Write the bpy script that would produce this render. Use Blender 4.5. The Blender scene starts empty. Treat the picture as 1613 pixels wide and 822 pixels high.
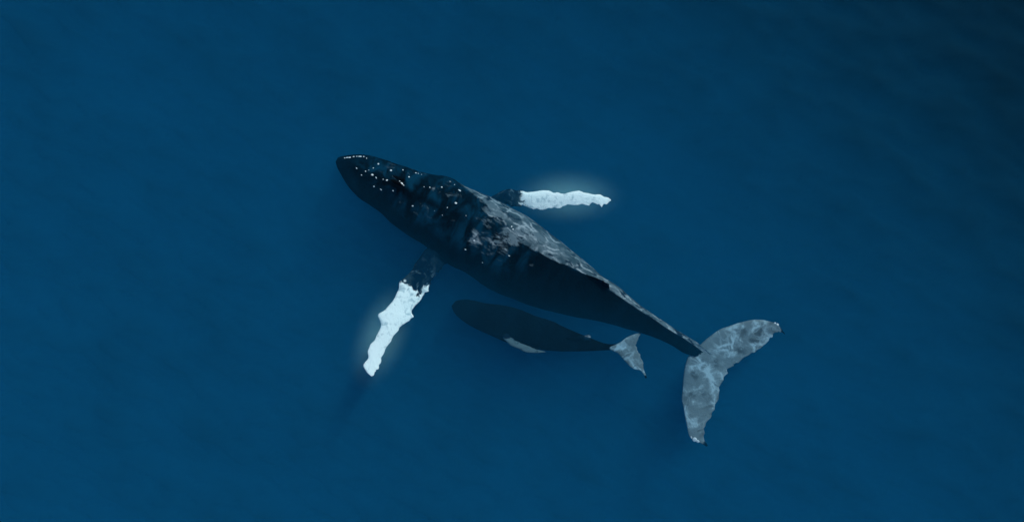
import bpy, bmesh, math, random
from mathutils import Vector, noise, kdtree

# ------------------------------------------------------------------ camera, sky, sun, exposure
SC = bpy.context.scene
COL = SC.collection
CAM_H = 38.0                      # drone height above the sea, metres
SCALE = 54.0                      # photograph pixels per metre at sea level
cam = bpy.data.cameras.new('camera')
cam.sensor_width = 36.0
cam.lens = 36.0 * CAM_H / (1613.0 / SCALE)
cam.clip_end = 2000.0
cam_o = bpy.data.objects.new('camera', cam)
cam_o.location = (0, 0, CAM_H)
COL.objects.link(cam_o)
SC.camera = cam_o

SUN_EL, SUN_ROT = math.radians(42), math.radians(32)
world = bpy.data.worlds.new('World')
SC.world = world
world.use_nodes = True
wn = world.node_tree
sky = wn.nodes.new('ShaderNodeTexSky')
sky.sky_type = 'NISHITA'
sky.sun_disc = False
sky.sun_elevation = SUN_EL
sky.sun_rotation = SUN_ROT
bg = wn.nodes['Background']
bg.inputs['Strength'].default_value = 0.15
wn.links.new(sky.outputs[0], bg.inputs['Color'])

sun = bpy.data.lights.new('sun', 'SUN')
sun.energy = 2.3
sun.angle = math.radians(0.6)
sun.color = (1.0, 0.97, 0.92)
sun_o = bpy.data.objects.new('sun', sun)
sdir = Vector((math.sin(SUN_ROT) * math.cos(SUN_EL), math.cos(SUN_ROT) * math.cos(SUN_EL), math.sin(SUN_EL)))
sun_o.rotation_euler = sdir.to_track_quat('Z', 'Y').to_euler()
sun_o.location = sdir * 60
COL.objects.link(sun_o)

SC.view_settings.view_transform = 'Standard'
SC.view_settings.look = 'None'
SC.view_settings.gamma = 1.0
SC.view_settings.exposure = 0.52
SC.view_settings.use_curve_mapping = False
cy = SC.cycles
cy.use_denoising = True
cy.max_bounces = 6
cy.volume_bounces = 3
cy.diffuse_bounces = 3
cy.glossy_bounces = 2
cy.caustics_reflective = False
cy.caustics_refractive = False
cy.sample_clamp_indirect = 3.0

# ------------------------------------------------------------------ helpers
def P(px, py, z):
    """Where a point of the drone photograph lies at height z (the drone looks straight down)."""
    s = (CAM_H - z) / CAM_H / SCALE
    return Vector(((px - 806.5) * s, (411.0 - py) * s, z))

def catmull(pts, n):
    """Resample a list of equal-length tuples to n samples."""
    m = len(pts) - 1
    out = []
    for i in range(n):
        t = i / (n - 1) * m
        k = min(int(t), m - 1)
        f = t - k
        p0, p1, p2, p3 = pts[max(k - 1, 0)], pts[k], pts[k + 1], pts[min(k + 2, m)]
        out.append(tuple(0.5 * (2 * b + (c - a) * f + (2 * a - 5 * b + 4 * c - d) * f * f + (3 * b - a - 3 * c + d) * f ** 3)
                         for a, b, c, d in zip(p0, p1, p2, p3)))
    return out

def loft(rings, name):
    """Close a stack of equal rings into one mesh; the first and last ring are capped with a fan."""
    n = len(rings[0])
    verts, faces = [], []
    for r in rings:
        verts += r
    for i in range(len(rings) - 1):
        for k in range(n):
            a, b = i * n + k, i * n + (k + 1) % n
            faces.append((a, b, b + n, a + n))
    for ring_i, flip in ((0, True), (len(rings) - 1, False)):
        c = len(verts)
        r = rings[ring_i]
        verts.append(sum(r, Vector()) / n)
        for k in range(n):
            a, b = ring_i * n + k, ring_i * n + (k + 1) % n
            faces.append((c, b, a) if flip else (c, a, b))
    me = bpy.data.meshes.new(name)
    me.from_pydata([tuple(v) for v in verts], [], faces)
    bm = bmesh.new(); bm.from_mesh(me)
    bmesh.ops.recalc_face_normals(bm, faces=bm.faces)
    bm.to_mesh(me); bm.free()
    return me

def arc(a, b, e, k, n, start):
    """A superellipse quarter between a=(u,z) and b=(u,z). start True: leaves a horizontally."""
    t = k / n * math.pi / 2
    c, s = math.cos(t) ** (2 / e), math.sin(t) ** (2 / e)
    if start:
        return (a[0] + (b[0] - a[0]) * s, b[1] + (a[1] - b[1]) * c)
    return (b[0] + (a[0] - b[0]) * c, a[1] + (b[1] - a[1]) * s)

def body_rings(stations, n_rings, q):
    """stations: (Lx,Ly, Rx,Ry, Tx,Ty, zt,zr,zl,zb, keel exponent). Returns rings and the angle attribute."""
    rings, info = [], []
    for si, st in enumerate(catmull(stations, n_rings)):
        Lx, Ly, Rx, Ry, Tx, Ty, zt, zr, zl, zb, ke = st
        # position along the line from L (u=0) to R (u=1); the top has its own u
        dx, dy = Rx - Lx, Ry - Ly
        d2 = max(dx * dx + dy * dy, 1e-6)
        ut = ((Tx - Lx) * dx + (Ty - Ly) * dy) / d2
        ox, oy = Tx - (Lx + dx * ut), Ty - (Ly + dy * ut)     # shift of the crest along the body
        ub = 0.5
        pts = []
        T, R, B, L = (ut, zt), (1.0, zr), (ub, zb), (0.0, zl)
        for k in range(q): pts.append(arc(T, R, ke, k, q, True))
        for k in range(q): pts.append(arc(R, B, 2.0, k, q, False))
        for k in range(q): pts.append(arc(B, L, 2.0, k, q, True))
        for k in range(q): pts.append(arc(L, T, ke, k, q, False))
        ring = []
        for u, z in pts:
            h = max(0.0, min(1.0, (z - zb) / max(zt - zb, 1e-6)))
            ring.append(P(Lx + dx * u + ox * h, Ly + dy * u + oy * h, z))
        rings.append(ring)
        info.append(si / (n_rings - 1))
    return rings, info

def foil(secs, n_rings, half=9, jit=0.0, seed=0, jit_lead=0.0, up=(0, 0, 1)):
    """secs: (leadx,leady, trailx,traily, zlead,ztrail, thickness) along the span. Returns rings."""
    rings = []
    for i, s in enumerate(catmull(secs, n_rings)):
        lx, ly, tx, ty, zl, zt, th = s
        A, B = P(lx, ly, zl), P(tx, ty, zt)
        f = i / (n_rings - 1)
        w = jit * noise.noise(Vector((f * 26 + seed, seed * 1.7, 0.3))) + jit * 0.6 * noise.noise(Vector((f * 60 + seed, 4.7, seed)))
        w2 = jit_lead * noise.noise(Vector((f * 17 + seed, 9.1, seed * 2.2)))
        ch = B - A
        if ch.length > 1e-6:
            d = ch.normalized()
            B = B + d * w * min(1.0, ch.length / 0.3)
            A = A + d * w2 * min(1.0, ch.length / 0.3)
            ch = B - A
        upv = Vector(up)
        prof = []
        for k in range(half + 1):                      # upper side, lead to trail
            x = (1 - math.cos(math.pi * k / half)) / 2
            prof.append((x, 1))
        for k in range(half - 1, 0, -1):
            x = (1 - math.cos(math.pi * k / half)) / 2
            prof.append((x, -1))
        ring = []
        for x, sg in prof:
            yt = 5 * (0.2969 * math.sqrt(x) - 0.126 * x - 0.3516 * x * x + 0.2843 * x ** 3 - 0.095 * x ** 4)
            yt = max(yt, 0.02 if x > 0.5 else 0.0)
            ring.append(A + ch * x + upv * (sg * yt * max(th, 0.012)))
        rings.append(ring)
    return rings

def smooth_shade(me):
    me.polygons.foreach_set('use_smooth', [True] * len(me.polygons))

def union(base_me, parts, name):
    """Fuse closed meshes into one continuous skin."""
    base = bpy.data.objects.new(name, base_me)
    COL.objects.link(base)
    tmp = []
    for p in parts:
        o = bpy.data.objects.new('tmp', p); COL.objects.link(o); tmp.append(o)
        m = base.modifiers.new('u', 'BOOLEAN'); m.operation = 'UNION'; m.solver = 'EXACT'; m.object = o; m.use_self = True
    bpy.context.view_layer.update()
    dg = bpy.context.evaluated_depsgraph_get()
    me = bpy.data.meshes.new_from_object(base.evaluated_get(dg))
    base.modifiers.clear()
    for o in tmp:
        bpy.data.objects.remove(o)
    base.data = me
    me.name = name
    return base

def tag(o, label=None, cat=None, group=None, kind=None):
    if label: o['label'] = label
    if cat: o['category'] = cat
    if group: o['group'] = group
    if kind: o['kind'] = kind
    return o

# ------------------------------------------------------------------ node helpers
class NT:
    def __init__(self, name):
        self.m = bpy.data.materials.new(name)
        self.m.use_nodes = True
        self.t = self.m.node_tree
        self.t.nodes.clear()
        self.out = self.t.nodes.new('ShaderNodeOutputMaterial')
    def n(self, typ, **kw):
        nd = self.t.nodes.new(typ)
        for k, v in kw.items():
            if k.startswith('i_'):
                key = k[2:]
                key = int(key) if key.isdigit() else key.replace('_', ' ')
                s = nd.inputs[key]
                if isinstance(v, bpy.types.NodeSocket): self.t.links.new(v, s)
                else: s.default_value = v
            else:
                setattr(nd, k, v)
        return nd
    def math(self, op, a, b=0.0, clamp=False):
        return self.n('ShaderNodeMath', operation=op, use_clamp=clamp, i_0=a, i_1=b).outputs[0]
    def mix(self, f, a, b):
        nd = self.n('ShaderNodeMix', data_type='RGBA')
        for i, v in ((0, f), (6, a), (7, b)):
            s = nd.inputs[i]
            if isinstance(v, bpy.types.NodeSocket): self.t.links.new(v, s)
            else: s.default_value = v
        return nd.outputs[2]
    def ramp(self, v, lo, hi):
        return self.n('ShaderNodeMapRange', interpolation_type='SMOOTHSTEP', i_Value=v, i_From_Min=lo, i_From_Max=hi).outputs[0]
    def noise(self, vec, scale, detail=3.0, rough=0.55, dist=0.0):
        return self.n('ShaderNodeTexNoise', i_Vector=vec, i_Scale=scale, i_Detail=detail, i_Roughness=rough, i_Distortion=dist).outputs[0]
    def attr(self, name):
        return self.n('ShaderNodeAttribute', attribute_name=name).outputs['Fac']
    def link(self, a, b): self.t.links.new(a, b)

def C(r, g, b): return (r, g, b, 1.0)

# ------------------------------------------------------------------ the sea
SIG_S = (0.002, 0.0355, 0.066)       # scattering per metre
SIG_A = (0.30, 0.138, 0.084)     # absorption per metre
def water_material():
    t = NT('sea_water')
    d = max(SIG_S)
    sc = t.n('ShaderNodeVolumeScatter', i_Color=C(*[s / d for s in SIG_S]), i_Density=d, i_Anisotropy=-0.15)
    da = max(SIG_A)
    ab = t.n('ShaderNodeVolumeAbsorption', i_Color=C(*[1 - s / da for s in SIG_A]), i_Density=da)
    add = t.n('ShaderNodeAddShader')
    t.link(sc.outputs[0], add.inputs[0]); t.link(ab.outputs[0], add.inputs[1])
    t.link(add.outputs[0], t.out.inputs['Volume'])
    return t.m

def deep_material():
    t = NT('added_dark_seabed')
    tc = t.n('ShaderNodeTexCoord').outputs['Object']
    mp = t.n('ShaderNodeMapping', i_Vector=tc, i_Rotation=(0, 0, math.radians(-28)), i_Scale=(0.55, 1.5, 1)).outputs[0]
    a = t.noise(mp, 0.42, 5.0, 0.62, 0.6)
    b = t.noise(mp, 0.10, 3.0, 0.5, 0.3)
    v = t.math('ADD', t.math('MULTIPLY', a, 0.6), t.math('MULTIPLY', b, 0.4))
    col = t.mix(t.ramp(v, 0.3, 0.7), C(0.0008, 0.003, 0.005), C(0.002, 0.007, 0.011))
    bs = t.n('ShaderNodeBsdfDiffuse', i_Color=col)
    t.link(bs.outputs[0], t.out.inputs['Surface'])
    return t.m

def graded(half, core, n_core, n_out):
    c = [-core + 2 * core * i / n_core for i in range(n_core + 1)]
    o = [core + (half - core) * ((i + 1) / n_out) ** 2 for i in range(n_out)]
    return [-v for v in reversed(o)] + c + o

def make_sea():
    xs, ys = graded(220, 20, 150, 10), graded(220, 14, 110, 10)
    nx, ny = len(xs), len(ys)
    verts, faces = [], []
    for y in ys:
        for x in xs:
            z = 0.07 * noise.noise(Vector((x * 0.35 + y * 0.18, y * 0.6 - x * 0.2, 1.0))) + 0.035 * noise.noise(Vector((x * 1.1, y * 1.5, 5.0)))
            verts.append((x, y, z))
    for j in range(ny - 1):
        for i in range(nx - 1):
            a = j * nx + i
            faces.append((a, a + 1, a + 1 + nx, a + nx))
    rim = [i for i in range(nx)] + [j * nx + nx - 1 for j in range(1, ny)] + [(ny - 1) * nx + i for i in range(nx - 2, -1, -1)] + [j * nx for j in range(ny - 2, 0, -1)]
    base = len(verts)
    for r in rim:
        verts.append((verts[r][0], verts[r][1], -16.0))
    m = len(rim)
    for k in range(m):
        faces.append((rim[(k + 1) % m], rim[k], base + k, base + (k + 1) % m))
    faces.append(tuple(base + k for k in range(m - 1, -1, -1)))
    me = bpy.data.meshes.new('water')
    me.from_pydata(verts, [], faces)
    bm = bmesh.new(); bm.from_mesh(me); bmesh.ops.recalc_face_normals(bm, faces=bm.faces); bm.to_mesh(me); bm.free()
    me.materials.append(water_material())
    w = bpy.data.objects.new('water', me); COL.objects.link(w)
    tag(w, 'calm deep blue sea water around the two whales', 'water', kind='structure')
    # an added dark bed, its relief shaped to vary the water's tone
    xs, ys = graded(215, 20, 260, 8), graded(215, 12, 200, 8)
    nx, ny = len(xs), len(ys)
    verts = [(x, y, deep_z(x, y)) for y in ys for x in xs]
    faces = [(j * nx + i, j * nx + i + 1, (j + 1) * nx + i + 1, (j + 1) * nx + i) for j in range(ny - 1) for i in range(nx - 1)]
    me = bpy.data.meshes.new('added_seabed')
    me.from_pydata(verts, [], faces)
    smooth_shade(me)
    me.materials.append(deep_material())
    d = bpy.data.objects.new('added_seabed', me); COL.objects.link(d)
    d.parent = w
    return w

def deep_z(x, y):
    # added bed: ripples stand for surface waves, rises darken the upper right and top
    r = Vector((x * 0.88 - y * 0.47, x * 0.47 + y * 0.88, 0))
    t = sstep(0.0, 1.0, (0.80 * x + 0.60 * y - 1.5) / 17.5)
    basin = math.exp(-((x - 0.5) / 7.0) ** 2 - ((y + 0.3) / 4.6) ** 2)
    z = -3.7 - 0.9 * basin + 3.2 * t + 0.5 * sstep(1.0, 8.0, y) * (1 - t) + (1 - 0.7 * t) * 0.35 * noise.noise(Vector((x * 0.09, y * 0.12, 2.0)))
    rip = 0.85 * noise.noise(Vector((r.x * 0.34, r.y * 1.05, 3.3))) + 0.75 * noise.noise(Vector((r.x * 0.9, r.y * 2.6, 7.3))) + 0.4 * noise.noise(Vector((r.x * 2.0, r.y * 5.0, 1.3)))
    return z + (1 - 0.85 * t) * (1 - 0.4 * basin) * rip

def sstep(a, b, x):
    t = max(0.0, min(1.0, (x - a) / (b - a)))
    return t * t * (3 - 2 * t)

make_sea()

# ------------------------------------------------------------------ whale skin
def skin_material(name, body_pale, seed, white_lo=0.30, dark=(0.0007, 0.0030, 0.0055), fluke_col=(0.075, 0.110, 0.120), white=(0.62, 0.71, 0.66)):
    t = NT(name)
    tc = t.n('ShaderNodeTexCoord').outputs['Object']
    off = t.n('ShaderNodeVectorMath', operation='ADD', i_0=tc, i_1=(seed, seed * 0.7, 0)).outputs[0]
    kind_fl = t.attr('flipper')        # 1 on the flippers
    kind_fk = t.attr('fluke')          # 1 on the flukes
    pale = t.attr('pale')              # pale belly and painted sunlit flank
    span = t.attr('span')              # 0 root .. 1 tip on flippers and flukes
    nb = t.noise(off, 1.5, 4.0, 0.6, 0.5)
    nf = t.noise(off, 4.5, 5.0, 0.65, 0.9)
    nm = t.noise(off, 2.6, 2.0, 0.5, 1.6)
    warp = t.n('ShaderNodeVectorMath', operation='SCALE', i_0=t.n('ShaderNodeTexNoise', i_Vector=off, i_Scale=2.2, i_Detail=3.0).outputs[1], i_Scale=0.55).outputs[0]
    wv = t.n('ShaderNodeVectorMath', operation='ADD', i_0=off, i_1=warp).outputs[0]
    vor = t.n('ShaderNodeTexVoronoi', feature='SMOOTH_F1', i_Vector=wv, i_Scale=2.4, i_Smoothness=0.5).outputs[0]
    web = t.n('ShaderNodeTexVoronoi', feature='DISTANCE_TO_EDGE', i_Vector=wv, i_Scale=2.0).outputs[0]
    # dark back with blue-grey clouding painted for the sheen of the water film
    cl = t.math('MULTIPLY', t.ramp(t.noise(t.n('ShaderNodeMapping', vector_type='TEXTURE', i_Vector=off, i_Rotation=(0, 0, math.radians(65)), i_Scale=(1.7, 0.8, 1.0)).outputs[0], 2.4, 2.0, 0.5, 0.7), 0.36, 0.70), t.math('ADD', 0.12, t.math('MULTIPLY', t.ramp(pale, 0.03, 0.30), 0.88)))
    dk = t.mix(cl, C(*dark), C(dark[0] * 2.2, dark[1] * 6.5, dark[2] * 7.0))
    # sunlit grey flank: mottle, dark islands, and ripple light painted as a pale web
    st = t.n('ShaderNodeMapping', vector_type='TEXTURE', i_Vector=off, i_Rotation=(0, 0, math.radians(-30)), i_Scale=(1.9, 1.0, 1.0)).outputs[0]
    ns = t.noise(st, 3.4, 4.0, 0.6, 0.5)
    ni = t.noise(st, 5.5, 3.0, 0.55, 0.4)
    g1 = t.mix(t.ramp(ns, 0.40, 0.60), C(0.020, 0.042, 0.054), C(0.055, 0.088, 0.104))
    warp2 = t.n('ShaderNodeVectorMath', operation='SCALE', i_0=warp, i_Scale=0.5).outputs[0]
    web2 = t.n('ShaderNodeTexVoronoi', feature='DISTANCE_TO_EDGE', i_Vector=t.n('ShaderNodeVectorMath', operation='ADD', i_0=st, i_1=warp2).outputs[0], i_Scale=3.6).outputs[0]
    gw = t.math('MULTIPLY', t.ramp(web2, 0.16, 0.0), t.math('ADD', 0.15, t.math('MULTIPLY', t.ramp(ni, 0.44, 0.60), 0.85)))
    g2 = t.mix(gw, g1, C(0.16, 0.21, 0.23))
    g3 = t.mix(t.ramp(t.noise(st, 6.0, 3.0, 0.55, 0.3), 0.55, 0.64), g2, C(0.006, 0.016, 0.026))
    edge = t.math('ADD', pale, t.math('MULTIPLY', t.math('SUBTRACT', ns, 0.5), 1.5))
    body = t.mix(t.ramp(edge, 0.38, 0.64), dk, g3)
    # flukes: grey, caustic ripple light painted in as dark cells with paler rims
    f1 = t.mix(t.ramp(vor, 0.08, 0.46), C(*[c * 0.50 for c in fluke_col]), C(*[c * 1.05 for c in fluke_col]))
    web3 = t.n('ShaderNodeTexVoronoi', feature='DISTANCE_TO_EDGE', i_Vector=wv, i_Scale=4.6).outputs[0]
    rim = t.math('MULTIPLY', t.math('ADD', t.ramp(web, 0.17, 0.0), t.math('MULTIPLY', t.ramp(web3, 0.18, 0.0), 0.5)), t.ramp(nb, 0.42, 0.64), clamp=True)
    f2 = t.mix(rim, f1, C(*[min(c * 2.6, .6) for c in fluke_col]))
    f3 = t.mix(t.math('MULTIPLY', t.ramp(nf, 0.58, 0.70), 0.6), f2, C(*[c * 0.4 for c in fluke_col]))
    f3 = t.mix(t.ramp(t.math('ADD', span, t.math('MULTIPLY', t.math('SUBTRACT', nf, 0.5), 0.12)), 0.90, 0.93), f3, C(dark[0] * 2, dark[1] * 3, dark[2] * 3))
    # flippers: black root, white blade with a ragged border and a few dark freckles
    we = t.math('ADD', span, t.math('ADD', t.math('MULTIPLY', t.math('SUBTRACT', nf, 0.5), 0.20), t.math('MULTIPLY', t.math('SUBTRACT', nb, 0.5), 0.30)))
    rootc = t.mix(t.ramp(t.math('ADD', nb, t.math('MULTIPLY', span, 0.30)), 0.50, 0.72), C(dark[0] * 2, dark[1] * 2.5, dark[2] * 3), C(white[0] * 0.02, white[1] * 0.045, white[2] * 0.065))
    wcol = t.mix(t.math('MULTIPLY', t.ramp(t.math('SUBTRACT', t.noise(off, 5.0, 4.0, 0.65, 0.6), t.math('MULTIPLY', span, 0.10)), 0.46, 0.62), 0.8), C(*white), C(white[0] * 0.42, white[1] * 0.52, white[2] * 0.58))
    rootc = t.mix(t.math('MULTIPLY', t.ramp(nf, 0.52, 0.64), t.ramp(span, 0.06, 0.26)), rootc, C(white[0] * 0.07, white[1] * 0.12, white[2] * 0.16))
    flip = t.mix(t.ramp(we, white_lo, white_lo + 0.04), rootc, wcol)
    col = t.mix(kind_fk, body, f3)
    col = t.mix(kind_fl, col, flip)
    bmp = t.n('ShaderNodeBump', i_Strength=0.5, i_Distance=0.05, i_Height=t.math('ADD', nf, t.math('MULTIPLY', t.noise(off, 14.0, 3.0), 0.3)))
    p = t.n('ShaderNodeBsdfPrincipled', i_Base_Color=col, i_Roughness=0.38, i_Normal=bmp.outputs[0])
    p.inputs['Specular IOR Level'].default_value = 0.0
    t.link(p.outputs[0], t.out.inputs['Surface'])
    return t.m

SINK = -0.21
def attach(o, sources, origin):
    """Give the fused skin its pigment and painted-light attributes from the pieces it was fused from, and set its origin."""
    tot = sum(len(s[0]) for s in sources)
    kd = kdtree.KDTree(tot)
    data, k = [], 0
    for co, vals in sources:
        for c, v in zip(co, vals):
            kd.insert(c, k); data.append(v); k += 1
    kd.balance()
    me = o.data
    names = ('pale', 'flipper', 'fluke', 'span')
    cols = [[] for _ in names]
    for v in me.vertices:
        _, idx, _ = kd.find(v.co)
        for c, val in zip(cols, data[idx]): c.append(val)
    for nme, c in zip(names, cols):
        a = me.attributes.new(nme, 'FLOAT', 'POINT')
        a.data.foreach_set('value', c)
    for v in me.vertices:
        v.co -= origin
    o.location = origin + Vector((0, 0, SINK))
    smooth_shade(me)

def flat(rings): return [p for r in rings for p in r]

def sstep(a, b, x):
    t = max(0.0, min(1.0, (x - a) / (b - a)))
    return t * t * (3 - 2 * t)

def barnacle_mesh(seed):
    rnd = random.Random(seed)
    bm = bmesh.new()
    bmesh.ops.create_icosphere(bm, subdivisions=2, radius=1.0)
    for v in bm.verts:
        v.co *= 1 + 0.28 * noise.noise(v.co * 1.9 + Vector((seed * 3.1, 0, 0)))
        v.co.z *= 0.62
        if v.co.z > 0.42: v.co.z -= 0.22 * (1 - min(1, (v.co.x ** 2 + v.co.y ** 2) / 0.3))
    me = bpy.data.meshes.new('barnacle_and_glint')
    bm.to_mesh(me); bm.free()
    smooth_shade(me)
    return me

def barnacle_material():
    t = NT('pale_barnacle_and_glint')
    tc = t.n('ShaderNodeTexCoord').outputs['Object']
    c = t.mix(t.noise(tc, 2.5, 3.0), C(0.06, 0.10, 0.12), C(0.58, 0.66, 0.66))
    p = t.n('ShaderNodeBsdfPrincipled', i_Base_Color=c, i_Roughness=0.55)
    t.link(p.outputs[0], t.out.inputs['Surface'])
    return t.m
BARN = [barnacle_mesh(s) for s in (1, 2, 3)]
for b_ in BARN: b_.materials.append(None)
BM = barnacle_material()
for b_ in BARN: b_.materials[0] = BM

def surface_z(o, x, y):
    org = o.location
    hit, loc, nor, _ = o.ray_cast(Vector((x, y, 20)) - org, Vector((0, 0, -1)))
    return (loc + org, nor) if hit else (None, None)

def put_barnacles_and_glints(o, spots, seed):
    rnd = random.Random(seed)
    for px, py, r in spots:
        p = P(px, py, 0.0)
        eye = Vector((0, 0, CAM_H))
        org = o.location
        d = (P(px, py, -1.0) - eye).normalized()
        hit, loc, nor, _ = o.ray_cast(eye - org, d)
        if not hit: continue
        b = bpy.data.objects.new('barnacle_and_glint', BARN[rnd.randrange(3)])
        COL.objects.link(b)
        b.parent = o
        b.location = loc
        b.rotation_euler = nor.to_track_quat('Z', 'Y').to_euler()
        s = r * rnd.uniform(0.6, 1.1) / SCALE
        b.scale = (s * rnd.uniform(0.6, 1.7), s * rnd.uniform(0.5, 1.1), s * rnd.uniform(0.4, 0.8))

# ------------------------------------------------------------------ mother whale
MS = [ # L, R, crest, z of crest / right flank / left flank / belly, keel
 (527,255, 530,249, 528,252, -.22, -.30, -.30, -.40, 2.0),
 (531.6,267, 542,244.5, 537,254, -.08, -.36, -.40, -.75, 2.0),
 (548,293, 577,244, 562,263, .04, -.40, -.55, -1.05, 2.0),
 (569,315, 607,252, 588,276, .08, -.42, -.65, -1.35, 2.0),
 (596,333, 639,264, 620,291, .13, -.45, -.75, -1.70, 2.0),
 (619,355, 670,273, 648,306, .12, -.50, -.85, -1.95, 2.0),
 (651,376, 704,277, 682,322, .12, -.55, -.95, -2.15, 2.0),
 (680,396, 733,293, 712,338, .12, -.62, -1.0, -2.3, 2.0),
 (703,415, 765,307, 742,353, .12, -.68, -1.05, -2.35, 2.0),
 (735,431, 800,325, 776,370, .10, -.72, -1.1, -2.35, 2.0),
 (768,453, 833,343, 810,385, .08, -.72, -1.1, -2.3, 1.95),
 (808,472, 866,365.5, 845,399, .08, -.72, -1.1, -2.2, 1.85),
 (845,486, 896,388, 876,413, .08, -.70, -1.1, -2.05, 1.75),
 (885,496, 924,412, 908,426, .07, -.66, -1.1, -1.9, 1.65),
 (920,503, 950,434, 938,442, .05, -.60, -1.05, -1.75, 1.55),
 (955,510, 978,453, 968,462, .0, -.52, -1.0, -1.6, 1.5),
 (987,518, 1005,477, 998,482, -.06, -.46, -.9, -1.42, 1.5),
 (1020,528, 1038,501, 1033,505, -.14, -.42, -.80, -1.2, 1.5),
 (1052,541, 1070,523, 1066,527, -.24, -.42, -.66, -.98, 1.6),
 (1075,556, 1096,537, 1091,542, -.33, -.45, -.55, -.74, 1.6),
 (1092,562, 1110,548, 1104,551, -.40, -.48, -.52, -.64, 1.6),
 (1110,564, 1120,556, 1116,559, -.47, -.51, -.52, -.56, 1.7),
 (1126,568, 1129,565, 1128,567, -.51, -.52, -.52, -.53, 2.0),
]
MS = [r[:7] + (r[7] * 0.8, r[6] + (r[8] - r[6]) * 0.50, r[9] * 0.85 - 0.05, r[10]) for r in MS]
NR, Q = 120, 14
rings, info = body_rings(MS, NR, Q)
BLOW = P(630, 289, 0.1)
pale_vals = []
for i, r in enumerate(rings):
    s = i / (NR - 1)
    rowv = []
    for k, p in enumerate(r):
        a = k / (4 * Q)                       # 0 crest, .25 right flank, .5 belly, .75 left flank
        # rostrum ridge, blowhole mound, small hollows
        if a < 0.25 or a > 0.75:
            d = math.hypot(p.x - BLOW.x, p.y - BLOW.y)
            p.z += 0.07 * math.exp(-(d / 0.28) ** 2)
            if 0.08 < s < 0.22:
                c = min(a, 1 - a)
                p.z += 0.035 * math.exp(-(c / 0.03) ** 2) - 0.05 * math.exp(-((c - 0.10) / 0.05) ** 2)
        nz = 0.035 * noise.noise(p * 1.1) + 0.018 * noise.noise(p * 3.1)
        p.x += nz * 0.7; p.y += nz * 0.7; p.z += nz * 0.8
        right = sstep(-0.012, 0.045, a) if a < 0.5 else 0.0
        # sunlit grey painted on the right from flipper to crest; shaded left stays dark
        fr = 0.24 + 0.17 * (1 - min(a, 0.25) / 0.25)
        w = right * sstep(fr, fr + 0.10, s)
        # shoulder: scattered pale scuffs, painted water glints and blue water film
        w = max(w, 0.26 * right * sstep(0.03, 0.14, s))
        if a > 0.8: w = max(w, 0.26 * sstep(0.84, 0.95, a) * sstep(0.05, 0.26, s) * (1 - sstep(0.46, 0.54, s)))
        if a > 0.8 or a < 0.2: w = max(w, 0.45 * (sstep(0.87, 0.98, a) if a > 0.8 else 1.0) * sstep(0.30, 0.40, s) * (1 - sstep(0.44, 0.52, s)))  # lit grey patch painted across the mid-back
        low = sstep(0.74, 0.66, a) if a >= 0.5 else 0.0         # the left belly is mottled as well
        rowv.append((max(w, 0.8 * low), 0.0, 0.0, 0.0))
    pale_vals += rowv
body = loft(rings, 'body')
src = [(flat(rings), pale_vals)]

LF = [(700,370, 732,398, -.95, -1.05, .24), (672,391, 705,416, -.95, -1.05, .20), (659,406, 692,426, -.92, -1.02, .15), (648,422, 683,434, -.88, -.98, .13),
      (637,437, 678,446, -.84, -.92, .12), (627,447, 676,457, -.80, -.88, .115), (626,459, 666,467, -.77, -.84, .11), (617,474, 656,478, -.74, -.80, .105),
      (606,487, 647,493, -.71, -.76, .10), (596,496, 649,500, -.69, -.72, .095), (598,510, 635,511, -.67, -.69, .09), (592,530, 621,526, -.64, -.66, .085),
      (585,541, 611,541, -.62, -.63, .075), (579,551, 605,556, -.60, -.60, .065), (577,562, 600,567, -.58, -.58, .055), (572,575, 594,579, -.56, -.56, .045),
      (576,585, 590,586, -.54, -.54, .03), (583.5,593.5, 586.5,592.5, -.52, -.52, .012)]
RF = [(748,318, 772,345, -.95, -1.05, .19), (774,309, 793,321, -.85, -.95, .15), (788,302, 806,324, -.80, -.90, .13), (804,297.5, 820,324.5, -.75, -.84, .12),
      (822,300, 834,327, -.70, -.78, .11), (838,302, 845,329.5, -.66, -.73, .105), (859,300, 862,328, -.62, -.68, .10), (873,302.5, 881,328, -.60, -.64, .095),
      (886,304, 898,324, -.57, -.60, .085), (910,301, 919,321, -.54, -.56, .075), (925,305, 936,320, -.52, -.53, .06), (943,306, 948,322.5, -.50, -.50, .045),
      (955,309, 956,321, -.48, -.48, .03), (963,314, 963.4,315.4, -.46, -.46, .012)]
FK = [(1114.5,704.5, 1117,703, -.30, -.30, .012), (1102,697, 1111,690, -.33, -.32, .03), (1088,690, 1110,676, -.36, -.34, .045), (1083,670, 1115,664, -.40, -.36, .06),
      (1078,645, 1127,647, -.44, -.38, .075), (1075.5,628, 1132,626, -.47, -.40, .085), (1077.5,603, 1139,604, -.50, -.42, .10), (1079,580, 1147,589, -.52, -.44, .115),
      (1090,556, 1150,580, -.52, -.45, .13), (1108,540, 1158,576, -.50, -.45, .115), (1125,526, 1166,568, -.48, -.44, .10), (1146,515.5, 1184,559, -.45, -.42, .085),
      (1166,509, 1202,545.5, -.41, -.40, .075), (1190,504, 1215,534, -.37, -.37, .06), (1212,506, 1220,526, -.34, -.34, .045), (1227,511, 1229,522, -.31, -.31, .03),
      (1239,526, 1238.4,527, -.28, -.28, .012)]
DF = [(908,427, 962,459, -.12, -.12, .13), (920,432, 961.5,457, .03, -.02, .10), (932,435.5, 961,454, .13, .07, .07), (943,439.5, 960.5,451, .20, .15, .05), (952,443, 960.5,449, .25, .22, .035), (957.5,445.5, 960,447.5, .27, .26, .015)]

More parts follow.
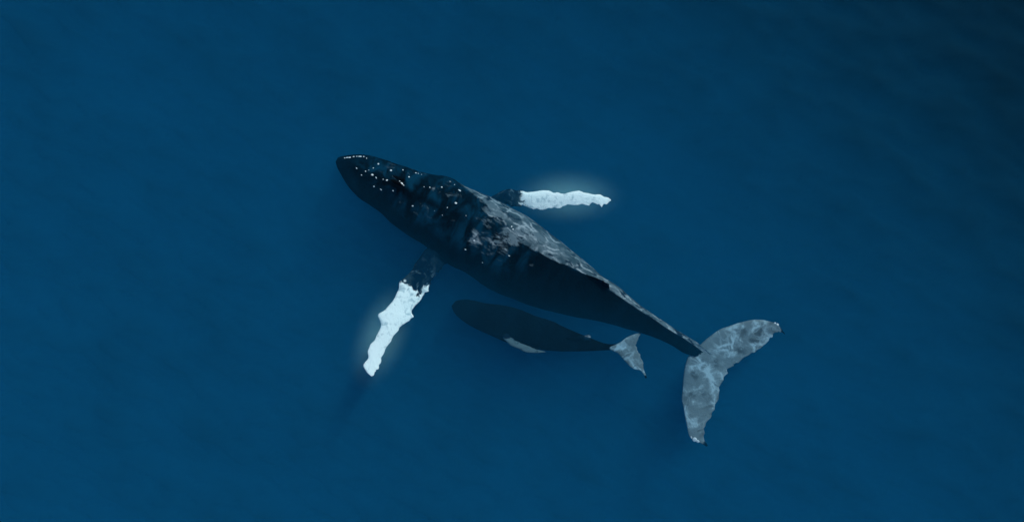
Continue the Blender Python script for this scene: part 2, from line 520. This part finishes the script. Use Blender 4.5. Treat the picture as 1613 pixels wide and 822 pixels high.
def limb(secs, n, name, kind, half=9, jit=0.04, jit_lead=0.03, seed=1.0, centre=False, up=(0, 0, 1)):
    rr = foil(secs, n, half, jit, seed, jit_lead=jit_lead, up=up)
    vals = []
    for i, r in enumerate(rr):
        s = i / (n - 1)
        if centre: s = abs(s - 0.5) * 2
        for p in r:
            vals.append((1.1 * s ** 3 if kind == 'dorsal' else 0.0, 1.0 if kind == 'flipper' else 0.0, 1.0 if kind == 'fluke' else 0.0, s))  # dorsal tip lightened in the pigment for its sunlit edge
    return loft(rr, name), (flat(rr), vals)

def fuse(body_me, body_src, limbs, name, origin):
    parts, srcs = [], [body_src]
    for me, s in limbs:
        parts.append(me); srcs.append(s)
    o = union(body_me, parts, name)
    attach(o, srcs, origin)
    return o

up = lambda secs, f: [r[:4] + (r[4] * f, r[5] * f) + r[6:] for r in secs]
LF, RF = up(LF, 0.40), up(RF, 0.58)
limbs = [limb(LF, 60, 'flipper', 'flipper', jit=0.08, jit_lead=0.08, seed=2.3),
         limb(RF, 52, 'flipper', 'flipper', jit=0.09, jit_lead=0.08, seed=5.1),
         limb(FK, 80, 'fluke', 'fluke', jit=0.075, jit_lead=0.03, seed=8.2, half=10, centre=True),
         limb(DF, 14, 'dorsal_fin', 'dorsal', jit=0.01, jit_lead=0.0, seed=3.0, up=(0.5, 0.866, 0))]
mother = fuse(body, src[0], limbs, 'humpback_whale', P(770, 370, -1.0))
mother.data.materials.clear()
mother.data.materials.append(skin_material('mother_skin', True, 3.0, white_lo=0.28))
tag(mother, 'large humpback whale with bright white outstretched flippers swimming at the surface', 'whale', 'humpback whale mother and calf')

def small_part(o, name, mesh, loc, axis, up, scale):
    b = bpy.data.objects.new(name, mesh); COL.objects.link(b); b.parent = o
    z = Vector(up).normalized(); x = (Vector(axis) - z * Vector(axis).dot(z)).normalized(); y = z.cross(x)
    from mathutils import Matrix
    b.rotation_euler = Matrix((x, y, z)).transposed().to_euler()
    b.location = loc; b.scale = scale
    return b

def lump_mesh(name, mat):
    bm = bmesh.new()
    bmesh.ops.create_icosphere(bm, subdivisions=3, radius=1.0)
    me = bpy.data.meshes.new(name); bm.to_mesh(me); bm.free()
    smooth_shade(me); me.materials.append(mat)
    return me

def dark_material(name, col, rough):
    t = NT(name)
    c = t.mix(t.noise(t.n('ShaderNodeTexCoord').outputs['Object'], 3.0), C(*col), C(*[v * 1.8 for v in col]))
    p = t.n('ShaderNodeBsdfPrincipled', i_Base_Color=c, i_Roughness=rough)
    p.inputs['Specular IOR Level'].default_value = 0.0
    t.link(p.outputs[0], t.out.inputs['Surface'])
    return t.m
LIP, EYE = lump_mesh('blowhole', dark_material('blowhole_lip', (0.001, 0.002, 0.003), 0.5)), lump_mesh('eye', dark_material('eye_dark', (0.004, 0.004, 0.005), 0.15))

def cast(o, start, d):
    hit, loc, nor, _ = o.ray_cast(Vector(start) - o.location, Vector(d))
    return (loc, nor) if hit else (None, None)

def face_parts(o, blow, ahead, eyes, size):
    for px, py in blow:
        q = P(px, py, 0)
        loc, nor = cast(o, (q.x, q.y, 5), (0, 0, -1))
        if loc: small_part(o, 'blowhole', LIP, loc, ahead, nor, (0.20 * size, 0.045 * size, 0.03 * size))
    for px, py, z, d in eyes:
        q = P(px, py, z)
        loc, nor = cast(o, q - Vector(d) * 3, d)
        if loc: small_part(o, 'eye', EYE, loc, ahead, nor, (0.055 * size, 0.04 * size, 0.03 * size))

bpy.context.view_layer.update()
face_parts(mother, [(624,287), (628,280.5)], (0.86, -0.5, 0), [(608,300, -1.05, (0.42, 0.9, 0)), (608,300, -.95, (-0.42, -0.9, 0))], 1.0)
SPOTS = [(561.7,265.2,1.6), (577.5,249.5,1.7), (596,258.4,2.3), (588,264.8,1.8), (575.8,270,1.9), (581,268.2,1.4), (569.4,275.9,1.5), (586.4,275.5,1.9),
         (615.8,268.6,2.4), (603.5,282.7,1.4), (609.4,284,1.5), (589,293.8,2.0), (600,298.7,1.7), (619,300.6,1.8), (592.4,280,1.2), (644.4,278.9,1.9),
         (634.7,267.9,1.6), (632.8,289.2,2.8), (629.5,285.5,2.0), (636,292,1.8), (668,294.4,1.1), (677,295.3,1.9), (709,286,1.9), (696,295,2.2), (724,300,2.0), (718,320,1.9),
         (704.6,327,1.7), (684.5,332,1.2), (696.7,339,1.2), (734,339.7,1.1), (650,324.5,1.5), (747,379,1.9), (733,393,1.5), (760,413.6,1.3), (802,403,1.3),
         (543,249,1.6), (547,248.4,2.0), (551,248.2,1.6), (557,247,1.4), (562,246.5,1.4), (567,246.6,1.8), (573,247,1.8), (655,272.5,1.6), (659,273.5,1.5), (664,275,1.3), (716,291,1.2), (806,357,2.0), (808,361,1.6),  # rows along the head's right edge are pale lumps for water glints
         (1089,688.5,1.9), (1094.6,692,2.3), (1099,694.5,2.2), (1104,698,2.3), (1108.8,700.5,1.9), (1113.5,703,2.2),
         (1221,508.8,1.2), (1225,511,1.4), (1229,514,1.3), (1232,517,1.4), (1235,520.5,1.7), (1237.5,524,1.8)]
SPOTS = [(x, y, r * (1.6 if x > 1000 else 0.95 if x < 640 else 0.78)) for x, y, r in SPOTS]
put_barnacles_and_glints(mother, SPOTS, 7)

# ------------------------------------------------------------------ calf, head down beside its mother
CS = [
 (712,480, 716,476, 714,478, -2.15, -2.2, -2.2, -2.28, 2.0),
 (716,490, 724,474, 720,481, -2.00, -2.15, -2.2, -2.45, 2.0),
 (726,501, 740,474, 734,486, -1.88, -2.15, -2.2, -2.65, 2.0),
 (746,514, 764,479, 757,494, -1.75, -2.1, -2.15, -2.8, 2.0),
 (772,526, 790,482, 783,503, -1.62, -2.0, -2.1, -2.75, 2.0),
 (800,538, 815,488, 809,512, -1.50, -1.9, -2.0, -2.65, 2.0),
 (828,545, 842,499, 836,520, -1.40, -1.8, -1.9, -2.5, 2.0),
 (856,550, 868,507, 863,525, -1.28, -1.65, -1.75, -2.3, 1.9),
 (882,552, 891,518, 887,530, -1.15, -1.5, -1.6, -2.05, 1.8),
 (906,552, 912,527, 910,535, -1.02, -1.3, -1.4, -1.75, 1.7),
 (930,551.5, 934,536, 933,541, -.90, -1.1, -1.15, -1.4, 1.7),
 (950,550.5, 954,543, 953,545, -.80, -.9, -.95, -1.1, 1.8),
 (970,549.5, 972,544, 971,547, -.72, -.78, -.8, -.86, 2.0),
]
lift = lambda secs, ks: [tuple(v * 0.16 - 0.01 if i in ks else v for i, v in enumerate(r)) for r in secs]
CS = lift(CS, (6, 7, 8, 9))
CS = [(r[0] - 1.2, r[1] + 2.0, r[2] + 0.8, r[3] - 1.5) + r[4:6] + (r[6], r[6] + (r[7] - r[6]) * 0.6, r[6] + (r[8] - r[6]) * 0.6, r[9] - 0.25) + r[10:] for r in CS]
cr, _ = body_rings(CS, 70, 9)
cv = []
for r in cr:
    for k, p in enumerate(r):
        nz = 0.02 * noise.noise(p * 1.7 + Vector((9, 0, 0)))
        p.z += nz
        a = k / 36.0
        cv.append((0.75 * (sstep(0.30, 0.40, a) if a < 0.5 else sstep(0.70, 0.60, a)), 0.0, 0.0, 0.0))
CF = [(788,530, 802,524, -1.75, -1.75, .09), (796,538, 808,534, -1.52, -1.55, .08), (805,546, 820,540, -1.35, -1.4, .07), (816,550.5, 832,545, -1.25, -1.3, .06),
      (827,556, 841,549, -1.18, -1.22, .05), (845,557.5, 850,551.5, -1.12, -1.14, .035), (861,555.8, 861.4,554.6, -1.08, -1.08, .012)]
CF2 = [(800,505, 814,510, -2.1, -2.1, .09), (808,498, 824,508, -2.3, -2.3, .08), (822,503, 836,512, -2.45, -2.45, .06), (838,510, 848,516, -2.55, -2.55, .04), (856,521, 858,523, -2.6, -2.6, .012)]
CK = [(1017.5,596.5, 1020.5,595.5, -.40, -.40, .012), (1011,585, 1015,582, -.43, -.43, .02), (996.5,580.5, 1014.5,574, -.47, -.46, .03), (984,568, 1010,563, -.52, -.50, .045),
      (974,557, 1006,553, -.58, -.53, .055), (960,549, 1003,546.5, -.68, -.55, .06), (976,540.5, 1004,541, -.56, -.53, .055), (989,531.5, 1005.5,536, -.50, -.49, .04),
      (1000,527, 1008,530, -.46, -.45, .025), (1009.5,524.5, 1010.5,525.5, -.43, -.43, .012)]
CD = [(893,533, 931,542, -1.15, -1.05, .10), (902,532, 931,540, -.98, -.95, .08), (912,530.5, 931,537, -.80, -.80, .06), (922,529, 931,533, -.66, -.66, .04), (928,528, 931,530, -.60, -.60, .015)]
CF = [(r[0], r[1] - 1.0, r[2], r[3] + 0.5) + r[4:] for r in CF]
CF, CF2, CK, CD = (lift(v, (4, 5)) for v in (CF, CF2, CK, CD))
climbs = [limb(CF, 36, 'flipper', 'flipper', jit=0.02, jit_lead=0.015, seed=4.4, half=7), limb(CF2, 24, 'flipper', 'flipper', jit=0.02, jit_lead=0.01, seed=1.4, half=7),
          limb(CK, 44, 'fluke', 'fluke', jit=0.03, jit_lead=0.01, seed=6.6, half=7, centre=True), limb(CD, 12, 'dorsal_fin', 'dorsal', jit=0.005, jit_lead=0, seed=2.2, half=6, up=(0.25, 0.97, 0))]
calf = fuse(loft(cr, 'body'), (flat(cr), cv), climbs, 'whale_calf', P(840, 525, -1.8))
calf.data.materials.clear()
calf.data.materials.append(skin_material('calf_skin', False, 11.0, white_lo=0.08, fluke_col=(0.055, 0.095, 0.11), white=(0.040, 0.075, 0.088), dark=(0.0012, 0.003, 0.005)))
tag(calf, 'small dark whale calf swimming under the left flank of the large whale', 'whale calf', 'humpback whale mother and calf')

bpy.context.view_layer.update()
face_parts(calf, [(757,492.5), (758.5,488.5)], (0.95, -0.28, 0), [(752,498, -0.88, (0.28, 0.95, 0)), (752,498, -0.88, (-0.28, -0.95, 0))], 0.5)

# ------------------------------------------------------------------ added haze for the pale glow round the flippers
def glow_material():
    t = NT('glow_volume')
    tc = t.n('ShaderNodeTexCoord').outputs['Object']
    r = t.n('ShaderNodeVectorMath', operation='LENGTH', i_0=tc).outputs['Value']
    f = t.ramp(r, 1.0, 0.0)
    d = t.math('MULTIPLY', t.math('POWER', f, 1.5), HALO)
    v = t.n('ShaderNodeVolumeScatter', i_Color=C(0.50, 1.0, 0.90), i_Density=d, i_Anisotropy=0.0)
    t.link(v.outputs[0], t.out.inputs['Volume'])
    return t.m
HALO = 0.9
GLOW_MESH = lump_mesh('glow_volume', glow_material())
for a, b, wid, hgt, lab in ((P(630, 455, -.60), P(572, 604, -.55), 1.0, 0.45, 'added haze volume for the faint glow around the left flipper'),
                            (P(812, 309, -.65), P(978, 309, -.50), 1.0, 0.45, 'added haze volume for the faint glow around the right flipper')):
    o = bpy.data.objects.new('glow_haze', GLOW_MESH); COL.objects.link(o)
    d = b - a
    o.location = (a + b) / 2
    o.rotation_euler = (0, 0, math.atan2(d.y, d.x))
    o.scale = (d.length / 2 + 0.45, wid, hgt)
    tag(o, lab, 'haze', kind='stuff')
